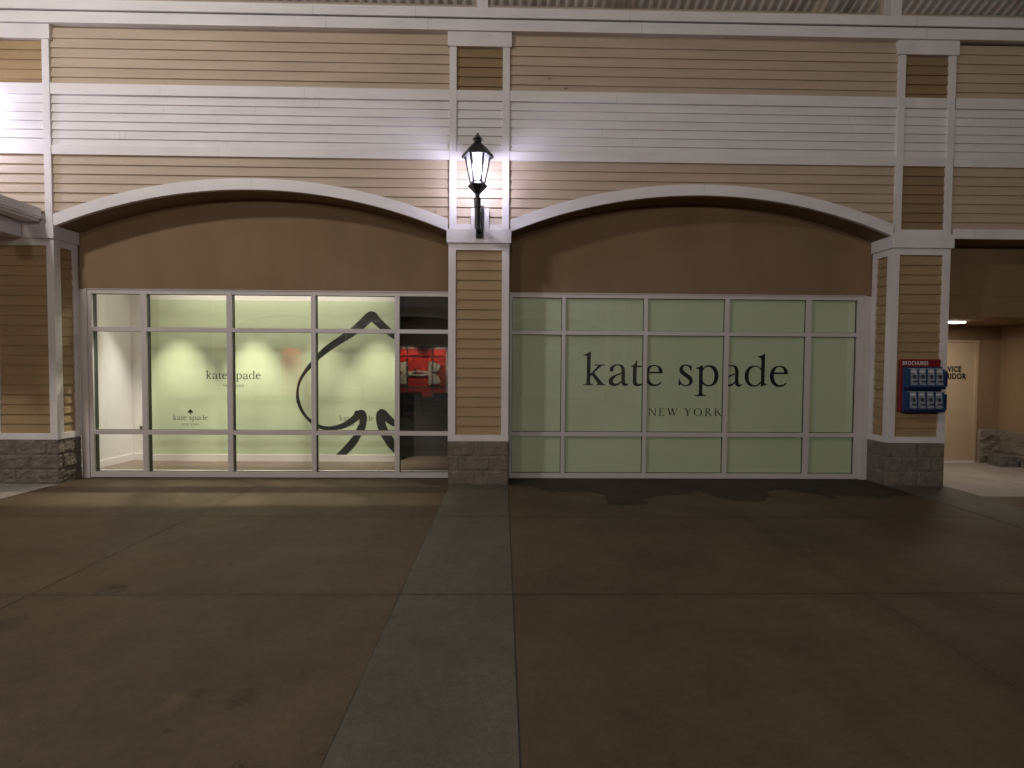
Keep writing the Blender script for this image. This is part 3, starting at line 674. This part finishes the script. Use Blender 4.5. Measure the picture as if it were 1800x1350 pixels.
for xs_ in (-5.0, -4.0, -2.9, -1.95):
    lamp('SPOT', 'downlight', (xs_, .75, 2.93), 230, (1, .86, .64), B, .02, (xs_+.16, -.40, .0), 46, .35)

# ------------------------------------------------------------------ wall lanterns
def lantern(x, z, power, label, y=-.35):
    t = thing('wall_lantern', label, 'wall lamp', (x, 0, z))
    y0 = y; r6 = math.pi/6   # a flat side faces the camera
    s = MB()
    s.prof([(.152, .0), (.187, -.012), (.190, .004), (.178, .03), (.165, .042), (.120, .098), (.085, .133), (.052, .158), (.040, .172), (.040, .192)], 6, 0, y0, 0)
    top = s.build('lamp_roof', IRON, t)
    s = MB(); s.prof([(.040, .190), (.062, .196), (.060, .208), (.036, .228), (.022, .252), (.011, .262), (.013, .270), (.006, .282), (.001, .285)], 18, 0, y0, 0)
    s.build('finial', IRON, top)
    s = MB()
    rt, rb, zt, zb = .148, .086, .0, -.302
    for k in range(6):
        a = k*math.pi/3
        s.obox((rb*math.cos(a), y0+rb*math.sin(a), zb), (rt*math.cos(a), y0+rt*math.sin(a), zt), .019, .019)
    s.build('lamp_cage', IRON, t)
    s = MB()
    for k in range(6):
        a, b = k*math.pi/3, (k+1)*math.pi/3; q = .97
        s.face([(rb*q*math.cos(a), y0+rb*q*math.sin(a), zb), (rb*q*math.cos(b), y0+rb*q*math.sin(b), zb), (rt*q*math.cos(b), y0+rt*q*math.sin(b), zt), (rt*q*math.cos(a), y0+rt*q*math.sin(a), zt)])
    s.build('lamp_glass', GLASSC, t)
    s = MB(); s.prof([(.030, -.50), (.028, -.44), (.045, -.42), (.09, -.372), (.115, -.345), (.112, -.335), (.095, -.318), (.088, -.298)], 6, 0, y0, 0)
    s.build('lamp_cup', IRON, t)
    s = MB(); s.prof([(.008, -.27), (.024, -.25), (.030, -.20), (.040, -.13), (.042, -.08), (.030, -.045), (.012, -.03)], 16, 0, y0)
    s.build('lamp_bulb', glow('cool lamp', (.80, .82, 1), 3.0), t, smooth=True)
    s = MB()
    s.prof([(.041, -.60), (.041, -.505), (.045, -.50), (.045, -.488), (.034, -.48)], 14, 0, y0)          # collar under the cup
    s.prof([(.034, -.84), (.034, -.60)], 14, 0, y0)
    s.obox((0, y0, -.78), (.012, -.01, -.78), .06, .06); s.obox((0, y0, -.56), (.012, -.01, -.56), .03, .03)
    s.box(-.036, .062, -.05, -.012, -.872, -.47)
    s.build('lamp_bracket', IRON, t, bevel=.003)
    lamp('POINT', 'lantern_light', (0, y0, -.15), power*1.1, (.74, .72, 1), t, .07)
    return t
lantern(-.312, 3.995, P_LANT, 'lit black six-sided lantern on the middle pilaster between the two arches')
lantern(-6.85, 4.62, P_LANT_L, 'lit black lantern at the far left above the entrance canopy')

# ------------------------------------------------------------------ alcove light, door block, brochure rack
t = thing('ceiling_light', 'small lit white light on the alcove ceiling before the service door', 'ceiling light', (6.55, .92, 2.233))
s = MB(); s.box(-.26, .22, -.07, .07, -.012, 0); s.build('housing', FRAME, t)
s = MB(); s.box(-.25, .21, -.06, .06, -.03, -.012); s.build('diffuser', emit('alcove lamp', (1, .97, .9), 14), t)
lamp('AREA', 'alcove_lamp', (-.02, 0, -.034), P_ALC, (1, .88, .76), t, .46, (-.02, 0, -2), sy=.12)
s = MB(); n = 8
def rough_box(sx, sy, sz, n=9, amp=.010, seed=0):
    bm = bmesh.new(); bmesh.ops.create_cube(bm, size=1); bmesh.ops.subdivide_edges(bm, edges=bm.edges, cuts=n, use_grid_fill=True)
    for v in bm.verts:
        v.co = Vector((v.co.x*sx, v.co.y*sy, (v.co.z+.5)*sz)); q = v.co*22+Vector((seed, 0, 0)); d = noise.noise_vector(q)*amp; d.z *= .4
        if v.co.z < .001: d.z = 0
        v.co += d
    me = bpy.data.meshes.new('b'); bm.to_mesh(me); bm.free(); return me
me = rough_box(.25, .235, .165); me.materials.append(BLKM)
o = bpy.data.objects.new('concrete_block', me); C.objects.link(o); o.location = (7.915, 1.372, .004); o.rotation_euler = (0, 0, rad(-7))
tag(o, 'loose dark concrete block on the ground against the alcove wall', 'block')

RK = thing('brochure_rack', 'red and blue plastic brochure rack hung on the right pilaster', 'brochure rack', (5.375, 0, .97))
s = MB(); s.box(-.267, .267, -.018, 0.010, 0, .677); s.build('back_board', REDP, RK, bevel=.008)
s = MB(); s.box(-.232, .266, -.040, -.0185, .0, .578); 
tr = s.build('tray_panel', BLUE, RK, bevel=.004)
for z0 in (.03, .325):
    s = MB(); s.box(-.225, .262, -.115, -.041, z0, z0+.012); s.box(-.225, .262, -.115, -.109, z0+.012, z0+.022)
    for i in range(5): xx = -.188+i*.1115; s.box(xx-.0035-(.03 if i == 0 else 0), xx+.0035, -.090, -.041, z0+.012, z0+.225)
    s.box(.262, .270, -.118, -.041, z0, z0+.20, 1)
    s.box(-.225, .262, -.105, -.0415, z0-.03, z0-.002, 1)
    s.build('brochure_shelf', [BLUE, BLUED], tr)
sans('BROCHURES', -.238, .602, -.0195, .070, OFFW, RK, 'rack_lettering', .76, .0014, space=1.16)
names_ = ['first', 'second', 'third', 'fourth']
for r, z0 in enumerate((.337, .042)):
    for i in range(4):
        x = -.188+.056+i*.1115
        t = thing('brochure', 'grey leaflet in the %s row of the rack, %s from the left' % (('upper', 'lower')[r], names_[i]), 'brochure', (5.375+x, -.075, .97+z0), group='leaflets in the brochure rack')
        s = MB(); s.box(-.049, .049, -.008, .012, 0, .222); b_ = s.build('leaflet', PAPER, t); b_.rotation_euler[0] = rad(-6)
        s = MB(); s.prof([(.022, 0), (.022, .0012)], 14, .004, 0, sx=1, sy=1.25); s.box(-.02, .035, -.07, -.05, 0, .0012); p_ = s.build('cover_print', PAPERD, t)
        p_.rotation_euler = (rad(84), 0, 0); p_.location = (0, -.0215 if 0 else -.0105, .115)
        s = MB(); s.box(-.036, .034, -.0095, -.008, .172, .19); s.build('cover_title', OFFW, t).rotation_euler[0] = rad(-6)

# ------------------------------------------------------------------ flood lights under the roof
def flood(x, y, z, power, label, aim):
    t = thing('pendant_light', label, 'pendant light', (x, y, z)); top = RZ0+SL*(RY0-y)-z if y > RY1 else 3
    s = MB(); s.prof([(.16, .02), (.17, .04), (.12, .16), (.05, .22), (.015, .24), (.015, top)], 20, 0, 0); s.build('lamp_housing', IRON, t)
    s = MB(); s.prof([(.15, 0), (.15, .018)], 20, 0, 0); s.build('lamp_lens', emit('flood lens', (1, .93, .85), 6), t)
    lamp('POINT', 'flood_light', (0, 0, -.08), power, (1, .955, .93), t, .28)
flood(-6.4, -5.3, 7.1, P_FLOOD, 'bell-shaped lit pendant lamp under the roof at the left', None)
flood(6.4, -6.2, 7.6, P_FILL_R, 'bell-shaped dim pendant lamp added as fill under the roof at the right', None)  # second pendant, out of view, added for fill on the right

# ------------------------------------------------------------------ building across the plaza (seen only mirrored in the glass)
O = thing('retail_building', 'shop building across the plaza seen mirrored in the glass, red lit wall inside', 'building', (-6.735, -14.7, 0), math.pi)
frieze(O, -13, 8)
for a, b in ((-12.05, -11.25), (-6.38, -5.583), (-.692, .075), (4.985, 5.737)): pilaster(O, a, b, detail=False)
off = -5.669
for dx in (-5.667, 0, 5.667):
    bay(O, -5.583+dx, -.692+dx)
    window(O, [(a+dx, b+dx) for a, b in MX_L], panes=False)
s = MB()
for xa, xb in ((-13, -12.05), (5.73, 8)):
    s.box(xa, xb, .01, .3, 0, H_TOP)
s.build('end_wall', TAN, O)
s = MB(); s.box(-13, 8, .47, 4, -.03, .003); s.build('shop_floor', PLANK, O)
s = MB(); s.box(-13, 8, .47, 4, 3.0, 3.05); s.box(-13, 8, 3.9, 4, 0, 3.0); s.box(-13, -12.9, .4, 4, 0, 3); s.box(7.9, 8, .4, 4, 0, 3); s.build('shop_wall', INW, O)
def L(xw): return -6.735-xw    # world x -> local x
s = MB(); s.box(L(-2.4), L(-5.05), 1.3, 1.4, .0, 2.46); ow = s.build('display_wall', INW, O)
s = MB(); s.box(L(-2.62), L(-4.95), 1.28, 1.30, .14, 2.34); s.build('red_panel', RED, ow)
s = MB(); s.box(L(-8.95), L(-10.1), 1.28, 1.40, .14, 2.34); s.build('red_panel', RED, ow)
u = .0065   # emblem: two mirrored lobes joined by a ring
cx, cz = L(-3.86), 1.23
half = [(0,-19),(45,-16),(73,-11,c),(73,-84,c),(118,-77),(157,-60,c),(146,-28),(125,-10),(104,0,c),(125,10),(146,28),(157,60,c),(118,77),(73,84,c),(73,11,c),(45,16),(0,19)]
lp = half+[(-x, z)+tuple(r) for x, z, *r in half[-2:0:-1]]
k_ = u
m = MB(); m.plate([smooth_loop([(cx+p[0]*k_, cz+p[1]*k_*.98)+tuple(p[2:]) for p in lp]), ell(cx, cz, 47*k_, 9*k_)], 1.22, 1.26)
m.build('lobed_emblem', BONE, ow, recalc=True)
for xw in (-2.76, -4.11, -8.93, -10.27, -11.32):
    s = MB(); s.prof([(.05, 0), (.05, .1)], 12, 0, 0); s.prof([(.045, -.004), (.045, 0)], 12, 0, 0, mi=1)
    o = s.build('track_spotlight', [IRON, emit('opposite lens', (1, .93, .8), 60)], O, loc=(L(xw), .62, 2.52)); o.rotation_euler = (rad(30), 0, 0)
for xw, pwr in ((-2.9, 1), (-4.3, 1), (-9.6, .6), (-11.3, .5)):
    lamp('SPOT', 'opposite_spot', (L(xw), .55, 2.75), P_OPP*pwr, (1, .88, .70), O, .05, (L(xw)+.05, 1.3, 1.1), 95, .8)

for xw, pw_ in ((-6.44, 1.15), (-.76, 1), (4.9, .85)):  # unseen floodlights, added as low fill to brighten the main facade
    t = thing('fill_floodlight', 'added fill floodlight on the pilaster across the plaza, number from the left as mirrored', 'floodlight', (xw, -14.75, 4.85))
    t['label'] = {-6.44: 'added fill floodlight on the far building, left of the red wall', -.76: 'added fill floodlight on the far building, right of the red wall', 4.9: 'added fill floodlight at the far building beyond the red wall, farthest right'}[xw]
    s = MB(); s.box(-.16, .16, .03, .20, -.10, .10); s.box(-.03, .03, -.02, .03, -.05, .05); s.build('lamp_housing', IRON, t, bevel=.01)
    s = MB(); s.box(-.14, .14, .201, .206, -.08, .08); s.build('lamp_lens', emit('far lens', (1, .95, .9), 6), t)
    lamp('SPOT', 'far_fill_light', (0, .25, 0), P_FAR_FILL*pw_, (1, .925, .865), t, .22, (0, 14, -1.6), 165, .5)
# dark wicker armchairs standing out in the plaza, mirrored in the glass
def armchair(x, y, rz, label):
    t = thing('wicker_armchair', label, 'armchair', (x, y, 0), rz, 'dark wicker armchairs in the plaza')
    s = MB(); s.box(-.30, .30, -.32, .28, .12, .30); s.build('seat_base', WICK, t, bevel=.02)
    s = MB(); s.box(-.27, .27, -.31, .22, .302, .42); s.build('seat_cushion', CUSH, t, bevel=.03)
    s = MB(); s.obox((0, .30, .12), (0, .36, .70), .74, .10, up=(0, 1, 0)); s.build('backrest', WICK, t, bevel=.02)
    for sx in (-1, 1):
        s = MB(); s.box(sx*.37-.065, sx*.37+.065, -.34, .30, .12, .58); s.build('armrest', WICK, t, bevel=.03)
        for sy in (-.29, .27):
            s = MB(); s.box(sx*.36-.025, sx*.36+.025, sy-.025, sy+.025, 0, .12); s.build('leg', IRON, t)
armchair(-2.85, -8.6, rad(160), 'dark wicker armchair in the plaza, mirrored left of its twin')
armchair(-1.95, -8.3, rad(200), 'dark wicker armchair in the plaza, mirrored by the middle pilaster')
